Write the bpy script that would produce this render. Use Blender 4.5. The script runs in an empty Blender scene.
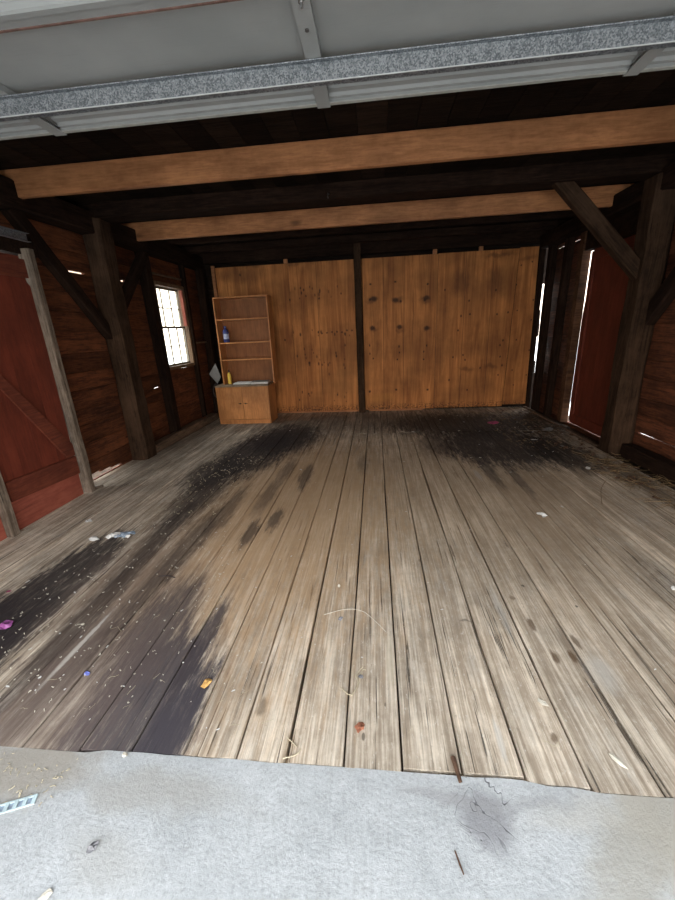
import bpy, bmesh, math, random
from mathutils import Vector, Matrix, noise as mnoise
random.seed(7)
R = random.uniform
COL = bpy.context.scene.collection

# ------------------------------------------------------------------ camera model
F, H = 383.0, 1.4
_a, _b, _c = math.radians(17.5), math.radians(6.16), math.radians(-2.61)
B = Matrix(((1,0,0),(0,0,-1),(0,1,0)))
Rx = Matrix.Rotation(_a,3,'X'); Ry = Matrix.Rotation(_b,3,'Y'); Rz = Matrix.Rotation(_c,3,'Z')
M = Rz @ Rx @ Ry @ B
C = Vector((0,0,H))
def ray(x,y): return M.transposed() @ Vector(((x-337.5)/F,(y-450)/F,1))
def fl(x,y,z=0.0):
    d = ray(x,y); t = (z-H)/d.z
    return C+d*t
cam = bpy.data.cameras.new('camera'); co = bpy.data.objects.new('camera',cam); COL.objects.link(co)
cam.sensor_fit='HORIZONTAL'; cam.sensor_width=36; cam.lens=F/675*36; cam.clip_start=0.02
mw = Matrix.Identity(4)
for i in range(3):
    mw[i][0]=M[0][i]; mw[i][1]=-M[1][i]; mw[i][2]=-M[2][i]
mw.translation=C
co.matrix_world=mw
S = bpy.context.scene; S.camera=co
S.view_settings.view_transform='Standard'; S.view_settings.look='None'; S.view_settings.gamma=1
S.view_settings.use_curve_mapping=False; S.view_settings.exposure=0.68

# ------------------------------------------------------------------ nodes
class NT:
    def __init__(s,name):
        s.m=bpy.data.materials.new(name); s.m.use_nodes=True; s.t=s.m.node_tree
        s.t.nodes.clear()
        s.out=s.t.nodes.new('ShaderNodeOutputMaterial')
        s.b=s.t.nodes.new('ShaderNodeBsdfPrincipled'); s.t.links.new(s.b.outputs[0],s.out.inputs[0])
    def put(s,sock,v):
        if isinstance(v,bpy.types.NodeSocket): s.t.links.new(v,sock)
        elif v is not None:
            if sock.type=='RGBA' and len(v)==3: v=(*v,1)
            sock.default_value=v
    def n(s,typ,ins={},out=0,**props):
        nd=s.t.nodes.new(typ)
        for k,v in props.items(): setattr(nd,k,v)
        for k,v in ins.items(): s.put(nd.inputs[k],v)
        return nd.outputs[out]
    def math(s,op,a,b=0.0,c=None,clamp=False):
        ins={0:a,1:b}
        if c is not None: ins[2]=c
        return s.n('ShaderNodeMath',ins,operation=op,use_clamp=clamp)
    def vec(s,kind='Object'): return s.t.nodes.new('ShaderNodeTexCoord').outputs[kind]
    def mapp(s,v,loc=(0,0,0),rot=(0,0,0),scale=(1,1,1)):
        return s.n('ShaderNodeMapping',{0:v,1:loc,2:rot,3:scale})
    def noise(s,v,scale=1,detail=4,rough=.5,dist=0):
        return s.n('ShaderNodeTexNoise',{'Vector':v,'Scale':scale,'Detail':detail,'Roughness':rough,'Distortion':dist},noise_dimensions='3D')
    def mr(s,v,a,b,c=0.0,d=1.0,smooth=True):
        return s.n('ShaderNodeMapRange',{0:v,1:a,2:b,3:c,4:d},interpolation_type='SMOOTHSTEP' if smooth else 'LINEAR')
    def mix(s,f,a,b,blend='MIX'):
        nd=s.t.nodes.new('ShaderNodeMix'); nd.data_type='RGBA'; nd.blend_type=blend
        s.put(nd.inputs[0],f); s.put(nd.inputs[6],a); s.put(nd.inputs[7],b)
        return nd.outputs[2]
    def attr(s,name):
        nd=s.t.nodes.new('ShaderNodeAttribute'); nd.attribute_name=name; return nd.outputs['Fac']
    def fin(s,col,rough=.7,bump=None,bs=.3,bd=.01,metal=0,spec=.3):
        s.put(s.b.inputs['Base Color'],col); s.put(s.b.inputs['Roughness'],rough)
        s.put(s.b.inputs['Metallic'],metal); s.b.inputs['Specular IOR Level'].default_value=spec
        if bump is not None:
            s.put(s.b.inputs['Normal'],s.n('ShaderNodeBump',{'Height':bump,'Strength':bs,'Distance':bd}))
        return s.m

def toned(t):
    v=t.vec(); tone=t.attr('tone')
    off=t.n('ShaderNodeCombineXYZ',{0:t.math('MULTIPLY',tone,37.0),1:t.math('MULTIPLY',tone,91.0),2:t.math('MULTIPLY',tone,53.0)})
    return v, t.n('ShaderNodeVectorMath',{0:v,1:off},operation='ADD'), tone

def wood(name,dark,light,axis=0,tonea=.35,fine=1.0,knots=0.0,cracks=.5,rough=.75,spec=.2,extra=None,bump=.4,weather=None,short=7,blot=.22):
    t=NT(name); v,vo,tone=toned(t)
    sc=[20*fine]*3; sc[axis]=1.3
    sc2=[110*fine]*3; sc2[axis]=short
    a=t.noise(t.mapp(vo,scale=sc),1,5,.6,.35)
    b=t.noise(t.mapp(vo,scale=sc2),1,4,.6)
    big=t.noise(vo,2.2,3,.5)
    bl=t.noise(t.mapp(vo,loc=(9,2,4)),16,6,.75)
    g=t.math('ADD',t.math('ADD',t.math('MULTIPLY',a,.4),t.math('MULTIPLY',b,.38)),t.math('MULTIPLY',bl,blot))
    g=t.mr(g,.38,.62)
    c=t.mix(g,dark,light)
    tf=t.math('ADD',t.math('MULTIPLY',t.math('SUBTRACT',tone,.5),tonea*1.6),1.0)
    tf=t.math('MULTIPLY',tf,t.mr(big,.25,.75,.75,1.2))
    c=t.mix(1,c,t.n('ShaderNodeCombineXYZ',{0:tf,1:tf,2:tf}),'MULTIPLY')
    if knots:
        ks=[5.5]*3; ks[axis]=2.2
        vd=t.n('ShaderNodeTexVoronoi',{'Vector':t.mapp(vo,scale=ks),'Scale':1,'Randomness':1})
        kk=t.mr(vd,.03,.12*knots,1,0)
        c=t.mix(t.math('MULTIPLY',kk,.75),c,tuple(x*.25 for x in dark))
    if cracks:
        cs=[58]*3; cs[axis]=1.4
        cr=t.noise(t.mapp(vo,scale=cs,loc=(3,5,1)),1,3,.6)
        cm=t.mr(cr,.34,.375,1,0)
        c=t.mix(t.math('MULTIPLY',cm,cracks),c,tuple(x*.2 for x in dark))
        g=t.math('SUBTRACT',g,t.math('MULTIPLY',cm,1.2))
    if weather:
        w=t.mr(t.noise(vo,weather[1],4,.6),.45,.7)
        c=t.mix(t.math('MULTIPLY',w,weather[2]),c,weather[0])
    if extra: c=extra(t,v,c)
    return t.fin(c,rough,g,bump,.004,spec=spec)

def plain(name,col,rough=.6,metal=0,spec=.4,var=.15,scale=30,bump=0):
    t=NT(name); n=t.noise(t.vec(),scale,4,.6)
    f=t.mr(n,.3,.7,1-var,1+var)
    c=t.mix(1,col,t.n('ShaderNodeCombineXYZ',{0:f,1:f,2:f}),'MULTIPLY')
    return t.fin(c,rough,n if bump else None,bump,.005,metal,spec)

def spots(t,v,c,items,dist=.12,nscale=6,stretch=(5,1,5),jag=((30,5,30),1.6)):
    """items: (x,y,rx,ry,rotdeg,soft,colour,strength): stains with a place of their own on a surface (coords: first two comps)"""
    n1=t.noise(t.mapp(v,scale=stretch),nscale,5,.65)
    n2=t.noise(t.mapp(v,loc=(7,3,2),scale=stretch),nscale*.5,5,.65)
    off=t.n('ShaderNodeCombineXYZ',{0:t.math('MULTIPLY',t.math('SUBTRACT',n1,.5),dist),1:t.math('MULTIPLY',t.math('SUBTRACT',n2,.5),dist*4),2:0.0})
    vv=t.n('ShaderNodeVectorMath',{0:v,1:off},operation='ADD')
    wear=t.mr(t.noise(t.mapp(v,loc=(2,6,9),scale=jag[0]),1.6,8,.8),.36,.5,1-min(.25,jag[1]*.16),1.0)
    hf=t.math('MULTIPLY',t.math('SUBTRACT',t.noise(t.mapp(v,loc=(1,8,5),scale=jag[0]),1,8,.75),.5),jag[1])
    for (x,y,rx,ry,rot,soft,colr,st) in items:
        p=t.n('ShaderNodeVectorMath',{0:vv,1:(x,y,0)},operation='SUBTRACT')
        p=t.mapp(p,rot=(0,0,math.radians(rot)))
        p=t.n('ShaderNodeVectorMath',{0:p,1:(1/rx,1/ry,0)},operation='MULTIPLY')
        L=t.n('ShaderNodeVectorMath',{0:p},out=1,operation='LENGTH')
        L=t.math('ADD',L,hf); m=t.mr(L,1-soft,1+soft*.5,1,0)
        c=t.mix(t.math('MULTIPLY',t.math('MULTIPLY',m,st),wear),c,colr)
    return c

# ------------------------------------------------------------------ mesh helper
class MB:
    def __init__(s): s.v=[]; s.f=[]; s.t=[]; s.tone=.5
    def add(s,vs,fs,tone=None):
        k=len(s.v); s.v+= [tuple(p) for p in vs]; s.f+=[tuple(i+k for i in q) for q in fs]
        tt=s.tone if tone is None else tone
        s.t+=[tt]*len(fs)
    def box(s,x0,x1,y0,y1,z0,z1,tone=None):
        vs=[(x,y,z) for x in (x0,x1) for y in (y0,y1) for z in (z0,z1)]
        s.add(vs,[(0,1,3,2),(4,6,7,5),(0,4,5,1),(2,3,7,6),(0,2,6,4),(1,5,7,3)],tone)
    def timber(s,L,w,d,jit=0.0,cham=.012,segs=10,seed=0,taper=1.0,tone=None,sway=0.0,knob=None):
        """beam along local X from 0 to L, section w (Y) x d (Z), chamfered, hewn"""
        vs=[];fs=[]
        prof=[(-w/2+cham,-d/2),(w/2-cham,-d/2),(w/2,-d/2+cham),(w/2,d/2-cham),(w/2-cham,d/2),(-w/2+cham,d/2),(-w/2,d/2-cham),(-w/2,-d/2+cham)]
        for i in range(segs+1):
            u=i/segs; x=u*L; k=1+(taper-1)*u
            if knob: k*=knob(u)
            sy=mnoise.noise(Vector((seed*3.1,u*2.2,0)))*sway; sz=mnoise.noise(Vector((seed*5.7,u*2.2,9)))*sway
            for j,(a,b) in enumerate(prof):
                n=mnoise.noise(Vector((x*3,j*.9+seed,seed*2.3)))*jit
                n2=mnoise.noise(Vector((x*3,j*.9+seed,seed*2.3+50)))*jit
                vs.append((x,a*k+n+sy,b*k+n2+sz))
        for i in range(segs):
            for j in range(8):
                a=i*8+j;b=i*8+(j+1)%8
                fs.append((a,a+8,b+8,b))
        fs.append(tuple(range(8)));fs.append(tuple(reversed(range(segs*8,segs*8+8))))
        s.add(vs,fs,tone)
    def tube(s,pts,r,n=6,tone=None,closed=False):
        vs=[];fs=[];pts=[Vector(p) for p in pts];m=len(pts)
        rr=r if isinstance(r,(list,tuple)) else [r]*m
        for i,p in enumerate(pts):
            d=(pts[min(i+1,m-1)]-pts[max(i-1,0)]).normalized()
            u=d.orthogonal() if i==0 else (u-d*u.dot(d))
            if u.length<1e-6:u=d.orthogonal()
            u.normalize(); w=d.cross(u)
            for k in range(n):
                an=2*math.pi*k/n; vs.append(p+(u*math.cos(an)+w*math.sin(an))*rr[i])
        for i in range(m-1):
            for k in range(n):
                a=i*n+k;b=i*n+(k+1)%n; fs.append((a,b,b+n,a+n))
        fs.append(tuple(reversed(range(n))));fs.append(tuple(range((m-1)*n,m*n)))
        s.add(vs,fs,tone)
    def lathe(s,prof,c=(0,0,0),n=20,tone=None):
        vs=[];fs=[]
        for (r,z) in prof:
            for k in range(n):
                a=2*math.pi*k/n; vs.append((c[0]+r*math.cos(a),c[1]+r*math.sin(a),c[2]+z))
        m=len(prof)
        for i in range(m-1):
            for k in range(n):
                a=i*n+k;b=i*n+(k+1)%n; fs.append((a,b,b+n,a+n))
        fs.append(tuple(reversed(range(n))));fs.append(tuple(range((m-1)*n,m*n)))
        s.add(vs,fs,tone)
    def prism(s,outline,axis,a0,a1,tone=None):
        """outline of 2D points extruded along an axis; order of the other axes kept"""
        def p3(p,a):
            q=list(p); q.insert(axis,a); return tuple(q)
        n=len(outline)
        vs=[p3(p,a0) for p in outline]+[p3(p,a1) for p in outline]
        fs=[tuple(range(n)),tuple(reversed(range(n,2*n)))]+[(i,n+i,n+(i+1)%n,(i+1)%n) for i in range(n)]
        s.add(vs,fs,tone)
    def build(s,name,mat,parent=None,loc=None,mw=None,bevel=0,smooth=False):
        me=bpy.data.meshes.new(name); me.from_pydata(s.v,[],s.f); me.materials.append(mat)
        at=me.attributes.new('tone','FLOAT','FACE'); at.data.foreach_set('value',s.t)
        bm=bmesh.new(); bm.from_mesh(me); bmesh.ops.recalc_face_normals(bm,faces=bm.faces); bm.to_mesh(me); bm.free()
        o=bpy.data.objects.new(name,me); COL.objects.link(o)
        if parent: o.parent=parent
        if loc: o.location=loc
        if mw is not None: o.matrix_world=mw
        if bevel:
            b=o.modifiers.new('bevel','BEVEL'); b.width=bevel; b.segments=2; b.limit_method='ANGLE'
        if smooth:
            for p in me.polygons:p.use_smooth=True
        return o
def tag(o,label=None,cat=None,group=None,kind=None):
    if label:o['label']=label
    if cat:o['category']=cat
    if group:o['group']=group
    if kind:o['kind']=kind
    return o
def empty(name,loc=(0,0,0),rot=(0,0,0)):
    o=bpy.data.objects.new(name,None); COL.objects.link(o); o.location=loc; o.rotation_euler=rot; o.empty_display_size=.1; return o
def bx(name,mat,parent,*a,bevel=0,tone=None):
    m=MB(); m.box(*a,tone=R(0,1) if tone is None else tone); return m.build(name,mat,parent,bevel=bevel)
def along(p0,p1,up=(0,0,1)):
    """frame with local X from p0 to p1"""
    p0=Vector(p0);p1=Vector(p1); x=(p1-p0).normalized(); up=Vector(up)
    y=up.cross(x).normalized(); z=x.cross(y)
    m=Matrix((x,y,z)).transposed().to_4x4(); m.translation=p0
    return m,(p1-p0).length

# ------------------------------------------------------------------ materials
BLK=(.028,.023,.024); DK=(.045,.036,.034)
def floor_extra(t,v,c):
    W=(.60,.385,.205)
    dust=t.mr(t.noise(t.mapp(v,scale=(3,.8,3)),3,6,.7),.5,.75)
    c=t.mix(t.math('MULTIPLY',dust,.4),c,(.58,.555,.50))
    sp_=t.noise(t.mapp(v,scale=(70,22,70)),1,8,.85)
    c=t.mix(t.mr(sp_,.57,.66,0,.65),c,(.20,.155,.115)); c=t.mix(t.mr(sp_,.34,.45,.55,0),c,(.84,.80,.72))
    it=[ # bare warm wood where the grey has worn off
      (-.75,3.0,.95,1.9,0,.6,W,.7),(-1.35,1.75,.35,.45,0,.8,(.34,.23,.15),.5),(.6,3.5,1.7,1.7,0,.7,(.50,.36,.22),.5),(1.1,2.1,.3,.8,0,.8,(.36,.27,.18),.35),(1.3,3.1,.5,.7,0,.8,(.36,.26,.17),.35),
      # oil and water stains
      (-1.95,1.62,.22,.85,0,.22,BLK,.94),(-2.05,1.2,.35,.55,0,.3,BLK,.93),
      (-.95,1.02,.28,.52,0,.4,(.062,.055,.064),.92),(-1.12,1.5,.17,.45,0,.5,(.07,.058,.06),.85),
      (-.78,1.0,.095,.32,0,.35,(.055,.049,.058),.92),(-.84,1.42,.05,.34,0,.4,(.06,.05,.055),.88),
      (-1.42,1.25,.16,.4,0,.7,(.07,.05,.042),.75),(-1.3,1.15,.34,.55,0,.6,(.15,.11,.095),.6),(-1.55,1.95,.3,.7,0,.6,(.20,.15,.12),.5),(-1.55,1.6,.09,.7,0,.5,(.05,.037,.032),.7),(-1.33,2.15,.10,.9,0,.6,(.05,.038,.034),.72),
      (-1.6,2.35,.09,.8,0,.6,(.05,.038,.032),.72),(-1.62,3.2,.22,.9,0,.5,(.035,.028,.027),.8),(-1.25,2.75,.08,.6,0,.5,(.05,.038,.034),.6),
      (-1.5,4.35,.42,.95,0,.35,BLK,.92),(-1.75,3.7,.3,.6,0,.5,DK,.85),(-1.3,5.1,.5,.75,0,.5,(.022,.017,.018),.88),(-1.2,4.9,.45,.8,0,.5,BLK,.85),
      (-.93,2.42,.055,.22,0,.4,(.06,.043,.035),.75),(-.8,2.62,.06,.2,0,.4,(.055,.042,.036),.72),(-.72,3.55,.07,.36,0,.5,(.055,.045,.04),.7),(-.98,3.1,.08,.4,0,.6,(.07,.05,.04),.6),
      (-.95,3.75,.07,.4,0,.6,(.06,.045,.04),.6),(-.15,3.9,.07,.3,0,.7,(.1,.08,.065),.5),
      (1.45,4.55,.72,.85,0,.35,BLK,.93),(1.2,5.6,1.1,.8,0,.5,(.02,.015,.014),.9),(2.0,4.3,.32,.75,0,.4,(.022,.018,.018),.88),(1.1,3.85,.08,.6,0,.5,DK,.7),(1.3,3.5,.05,.5,0,.5,DK,.6),
      (.75,4.6,.25,.6,0,.6,(.04,.03,.028),.65),(2.2,5.6,.6,.9,0,.6,(.022,.016,.013),.85),(-.2,5.9,2.6,.7,0,.6,(.06,.045,.035),.55),(2.3,3.6,.15,.8,0,.6,(.08,.06,.045),.6),(-2.6,4.6,.3,1.6,0,.6,(.08,.06,.045),.55),
    ]
    c=spots(t,v,c,it,.11,4,(4,.8,4))
    sm=[(fl(x,y).x,fl(x,y).y,rx,ry,0,.5,colr,st) for (x,y,rx,ry,colr,st) in [
      (532,625,.015,.045,(.10,.055,.025),.8),(555,657,.014,.035,(.10,.055,.025),.8),(573,657,.014,.035,(.10,.055,.025),.8),(575,640,.016,.05,(.09,.05,.022),.75),
      (512,597,.015,.02,(.13,.08,.04),.6),(262,706,.02,.035,(.16,.12,.08),.7),(553,735,.014,.018,(.14,.09,.05),.8),(577,606,.008,.012,(.03,.03,.03),.8),(523,586,.01,.012,(.06,.05,.04),.8),
      (465,620,.03,.01,(.12,.1,.08),.6),(420,560,.012,.02,(.12,.09,.06),.6),(500,740,.012,.09,(.62,.6,.55),.6),(500,610,.02,.2,(.55,.54,.5),.35),(478,475,.03,.15,(.5,.48,.44),.5),
      (85,640,.012,.22,(.55,.52,.47),.75),(70,655,.012,.2,(.5,.46,.4),.7),(600,672,.06,.1,(.55,.54,.5),.35),(390,660,.02,.15,(.55,.5,.38),.4)]]
    return spots(t,v,c,sm,.02,14,(2,1,2),((60,30,60),.8))
m_floor=wood('weathered_floor_planks',(.32,.258,.19),(.79,.695,.56),1,.28,1.0,.35,.9,.8,.25,floor_extra,.7,short=3.0,blot=.16)
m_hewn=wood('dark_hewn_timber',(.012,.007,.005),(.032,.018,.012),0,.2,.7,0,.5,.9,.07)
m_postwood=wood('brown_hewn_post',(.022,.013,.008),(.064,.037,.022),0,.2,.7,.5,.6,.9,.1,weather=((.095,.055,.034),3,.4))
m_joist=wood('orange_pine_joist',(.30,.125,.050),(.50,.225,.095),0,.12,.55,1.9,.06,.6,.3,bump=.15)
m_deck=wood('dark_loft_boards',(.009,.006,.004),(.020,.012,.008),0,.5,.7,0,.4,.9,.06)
m_siding=wood('red_brown_siding',(.052,.018,.009),(.195,.066,.027),1,.5,.7,.7,.6,.7,.3)
m_sidingR=wood('dark_red_siding',(.055,.019,.010),(.18,.062,.028),1,.5,.7,.7,.6,.7,.3)
m_backb=wood('dark_back_boards',(.010,.006,.004),(.028,.016,.010),0,.5,.7,0,.5,.85,.2)
m_sill=wood('grey_brown_sill',(.07,.045,.03),(.2,.135,.09),0,.3,.7,0,.5,.8,.25)
m_greyjamb=wood('weathered_grey_jamb',(.10,.075,.055),(.26,.21,.165),0,.2,.8,.5,.8,.8,.2)
m_brownjamb=wood('brown_jamb',(.05,.024,.013),(.13,.065,.035),0,.2,.8,.5,.5,.8,.2)
m_dirt=plain('dirt',(.07,.05,.035),.95,0,.1,.5,25,.6)
def red_extra(t,v,c):
    w=t.mr(t.noise(t.mapp(v,scale=(1,2,1)),3,5,.6),.55,.75)
    return t.mix(t.math('MULTIPLY',w,.35),c,(.10,.030,.018))
m_red=wood('barn_red_paint',(.12,.025,.014),(.175,.038,.021),2,.15,.5,0,.1,.6,.3,red_extra,.2)
m_redfade=wood('faded_red_paint',(.24,.06,.04),(.34,.10,.065),1,.15,.5,0,.3,.7,.3,None,.3)
m_redwood=wood('red_brown_rail',(.10,.024,.014),(.17,.045,.024),1,.15,.6,0,.3,.7,.3)

def ply(name,knots,stains,dark=(.30,.105,.028),light=(.62,.255,.075),seams=()):
    """vertical grain on the sheet, coordinates x,z of the sheet"""
    t=NT(name); v,vo,tone=toned(t)
    a=t.noise(t.mapp(vo,scale=(9,9,.7)),1,5,.6,1.2); b=t.noise(t.mapp(vo,scale=(70,70,1.5)),1,4,.6)
    g=t.mr(t.math('ADD',t.math('MULTIPLY',a,.7),t.math('MULTIPLY',b,.3)),.32,.68)
    c=t.mix(g,dark,light)
    big=t.mr(t.noise(v,1.6,4,.6),.35,.65,.72,1.15)
    c=t.mix(1,c,t.n('ShaderNodeCombineXYZ',{0:big,1:big,2:big}),'MULTIPLY')
    sp=t.n('ShaderNodeSeparateXYZ',{0:v}); 
    nd=sp.node
    xz=t.n('ShaderNodeCombineXYZ',{0:nd.outputs[0],1:nd.outputs[2],2:0.0})
    c=spots(t,xz,c,stains,.08,3,(2,1,2),((14,4,14),1.1))
    c=spots(t,xz,c,knots,.012,9,(2,1,2),((50,30,50),.5))
    for sx in seams:
        d=t.math('ABSOLUTE',t.math('SUBTRACT',nd.outputs[0],sx))
        c=t.mix(t.mr(d,.002,.006,.65,0),c,(.06,.025,.01))
    # mould line low on the sheet
    zz=t.math('ADD',nd.outputs[2],t.math('MULTIPLY',t.noise(t.mapp(xz,scale=(6,1,1)),2,5,.7),-.22))
    mm=t.mr(zz,-.055,.05,1,0); mn=t.mr(t.noise(xz,34,4,.7),.45,.6)
    c=t.mix(t.math('MULTIPLY',t.math('MULTIPLY',mm,mn),.85),c,(.035,.015,.008))
    return t.fin(c,.65,g,.15,.003,spec=.3)

def concrete_extra():
    t=NT('concrete'); v=t.vec()
    n=t.noise(v,3,8,.65); f=t.noise(v,90,6,.75); sp=t.n('ShaderNodeTexVoronoi',{'Vector':v,'Scale':140})
    c=t.mix(t.mr(n,.3,.7),(.36,.38,.385),(.475,.495,.50))
    c=t.mix(t.mr(f,.5,.62,0,.5),c,(.25,.26,.26))
    c=t.mix(t.mr(f,.34,.46,.5,0),c,(.58,.60,.60))
    m2=t.noise(v,22,8,.75); c=t.mix(t.mr(m2,.52,.66,0,.4),c,(.29,.295,.29)); c=t.mix(t.mr(m2,.34,.48,.4,0),c,(.54,.56,.565))
    it=[(fl(x,y).x,fl(x,y).y,rx,ry,rot,so,colr,st) for (x,y,rx,ry,rot,so,colr,st) in [
      (20,770,.28,.13,-15,.5,(.30,.27,.22),.8),(150,790,.35,.06,8,.7,(.33,.325,.30),.7),(640,850,.26,.09,-38,.6,(.33,.315,.27),.75),(675,830,.14,.14,0,.6,(.35,.33,.28),.7),
      (485,815,.085,.1,0,.5,(.20,.20,.21),.75),(445,795,.16,.03,0,.8,(.27,.27,.27),.6),(530,800,.15,.03,-5,.8,(.25,.25,.25),.5),(110,850,.15,.06,20,.8,(.36,.36,.34),.55),(590,815,.2,.05,-10,.8,(.42,.40,.35),.5)]]
    c=spots(t,v,c,it,.06,5,(1,1,1),((14,14,14),.9))
    # curled hairline scratches in the worn patch in front of the planks
    cn=t.noise(v,9,2,.4,1.5); ln=t.mr(t.math('ABSOLUTE',t.math('SUBTRACT',cn,.5)),.0,.012,1,0)
    P_=fl(482,803); d_=t.n('ShaderNodeVectorMath',{0:t.n('ShaderNodeVectorMath',{0:v,1:(P_.x,P_.y,0)},operation='SUBTRACT')},out=1,operation='LENGTH')
    pm_=t.math('MULTIPLY',ln,t.mr(d_,.07,.13,1,0)); c=t.mix(t.math('MULTIPLY',pm_,.8),c,(.10,.10,.11))
    cn2=t.noise(t.mapp(v,loc=(4,4,4)),5,4,.6,.8); l2=t.mr(t.math('ABSOLUTE',t.math('SUBTRACT',cn2,.5)),.0,.006,1,0)
    c=t.mix(t.math('MULTIPLY',t.math('MULTIPLY',l2,t.mr(m2,.4,.6)),.25),c,(.22,.22,.22))
    h=t.math('ADD',t.math('ADD',f,t.math('MULTIPLY',m2,1.2)),t.math('MULTIPLY',pm_,-1.5))
    return t.fin(c,.85,h,.5,.005,spec=.3)
m_conc=concrete_extra()
m_groundm=plain('driveway_gravel',(.50,.50,.48),.9,0,.2,.2,12)
def steelpaint():
    t=NT('painted_door_steel'); v=t.vec()
    n=t.noise(v,1.5,5,.6); f=t.noise(t.mapp(v,scale=(1,30,30)),8,3,.6)
    c=t.mix(t.mr(n,.3,.7),(.21,.22,.215),(.28,.285,.275)); c=t.mix(t.mr(f,.55,.8,0,.25),c,(.16,.155,.145))
    return t.fin(c,.5,t.noise(v,150,2,.5),.12,.002,0,.5)
m_steel=steelpaint()
def galv():
    t=NT('galvanised_steel'); v=t.vec()
    vo=t.n('ShaderNodeTexVoronoi',{'Vector':v,'Scale':260,'Randomness':1},out=1)
    bw=t.n('ShaderNodeRGBToBW',{0:vo}); n=t.noise(v,45,5,.7)
    g=t.math('ADD',t.math('MULTIPLY',bw,.5),t.math('MULTIPLY',n,.6))
    c=t.mix(t.mr(g,.35,.8),(.085,.098,.11),(.27,.29,.305))
    return t.fin(c,.42,n,.1,.002,.55,.5)
m_galv=galv()
m_hilite=plain('painted_highlight_zinc',(.50,.52,.53),.4,.3,.5,.1)  # lighter zinc tone for the highlight painted along the strut
m_rust=plain('rusty_edge',(.13,.075,.06),.8,0,.2,.3,40)
m_lip=plain('pale_steel_lip',(.33,.33,.30),.5,.1,.5,.1)
m_metal=plain('old_iron',(.10,.095,.09),.5,.7,.5,.2)
m_bolt=plain('bright_bolt',(.5,.5,.5),.35,.9,.5,.1)
m_cab=wood('cabinet_veneer',(.42,.17,.055),(.60,.27,.095),2,.1,.6,0,0,.4,.4,None,.05)
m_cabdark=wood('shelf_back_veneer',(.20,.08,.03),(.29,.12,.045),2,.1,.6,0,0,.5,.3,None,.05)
m_worktop=plain('greyed_cabinet_top',(.24,.17,.11),.6,0,.3,.3,14)
m_knob=plain('dark_knob',(.09,.045,.02),.4,0,.5,.1)
m_winwood=wood('window_wood',(.10,.06,.035),(.25,.16,.09),2,.1,.8,0,.3,.6,.3)
m_muntin=plain('muntin_paint',(.20,.17,.13),.5,0,.4,.15)
def glass():
    t=NT('dusty_window_glass')
    tr=t.t.nodes.new('ShaderNodeBsdfTransparent'); tr.inputs[0].default_value=(.93,.95,.93,1)
    gl=t.t.nodes.new('ShaderNodeBsdfGlossy'); gl.inputs['Roughness'].default_value=.08
    mx=t.t.nodes.new('ShaderNodeMixShader'); mx.inputs[0].default_value=.06
    t.t.links.new(tr.outputs[0],mx.inputs[1]); t.t.links.new(gl.outputs[0],mx.inputs[2]); t.t.links.new(mx.outputs[0],t.out.inputs[0])
    return t.m
m_glass=glass()
m_white=plain('white_paper',(.72,.72,.69),.7,0,.2,.12,60)
m_scrap=plain('pale_scrap',(.66,.62,.52),.8,0,.2,.15,60)
m_straw=plain('pale_straw',(.50,.44,.31),.7,0,.2,.2,20)
m_hay=plain('dull_hay',(.20,.135,.07),.8,0,.2,.3,20)
m_leafb=plain('brown_leaf',(.09,.052,.034),.8,0,.2,.35,40)
m_leafo=plain('tan_leaf',(.62,.36,.12),.7,0,.2,.25,40)
m_leafr=plain('russet_leaf',(.30,.12,.07),.7,0,.2,.35,60)
m_grey=plain('grey_sheet',(.21,.21,.205),.6,0,.3,.15,8)

# ------------------------------------------------------------------ world and sun-less daylight
w=bpy.data.worlds.new('sky'); S.world=w; w.use_nodes=True
nt=w.node_tree; nt.nodes.clear()
o_=nt.nodes.new('ShaderNodeOutputWorld'); bg=nt.nodes.new('ShaderNodeBackground')
tc=nt.nodes.new('ShaderNodeTexCoord'); sx=nt.nodes.new('ShaderNodeSeparateXYZ'); mr=nt.nodes.new('ShaderNodeMapRange'); mx=nt.nodes.new('ShaderNodeMix'); mx.data_type='RGBA'
nt.links.new(tc.outputs['Generated'],sx.inputs[0]); nt.links.new(sx.outputs[2],mr.inputs[0]); mr.inputs[1].default_value=.10; mr.inputs[2].default_value=.55
nt.links.new(mr.outputs[0],mx.inputs[0]); mx.inputs[6].default_value=(.80,.70,.60,1); mx.inputs[7].default_value=(1.16,1.22,1.30,1)
nt.links.new(mx.outputs[2],bg.inputs[0]); bg.inputs[1].default_value=3.9
nt.links.new(bg.outputs[0],o_.inputs[0])
def portal(loc,rot,sx_,sy_):
    l=bpy.data.lights.new('opening_portal','AREA'); l.shape='RECTANGLE'; l.size=sx_; l.size_y=sy_; l.cycles.is_portal=True
    o=bpy.data.objects.new('opening_portal',l); COL.objects.link(o); o.location=loc; o.rotation_euler=rot
portal((-.1,-.5,1.06),(math.radians(90),0,0),4.95,2.15)     # big garage opening, facing inside (+Y)
portal((-3.02,5.69,1.53),(0,math.radians(-90),0),1.1,.72)

# ================================================================== SETTING
YB=6.67
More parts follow.
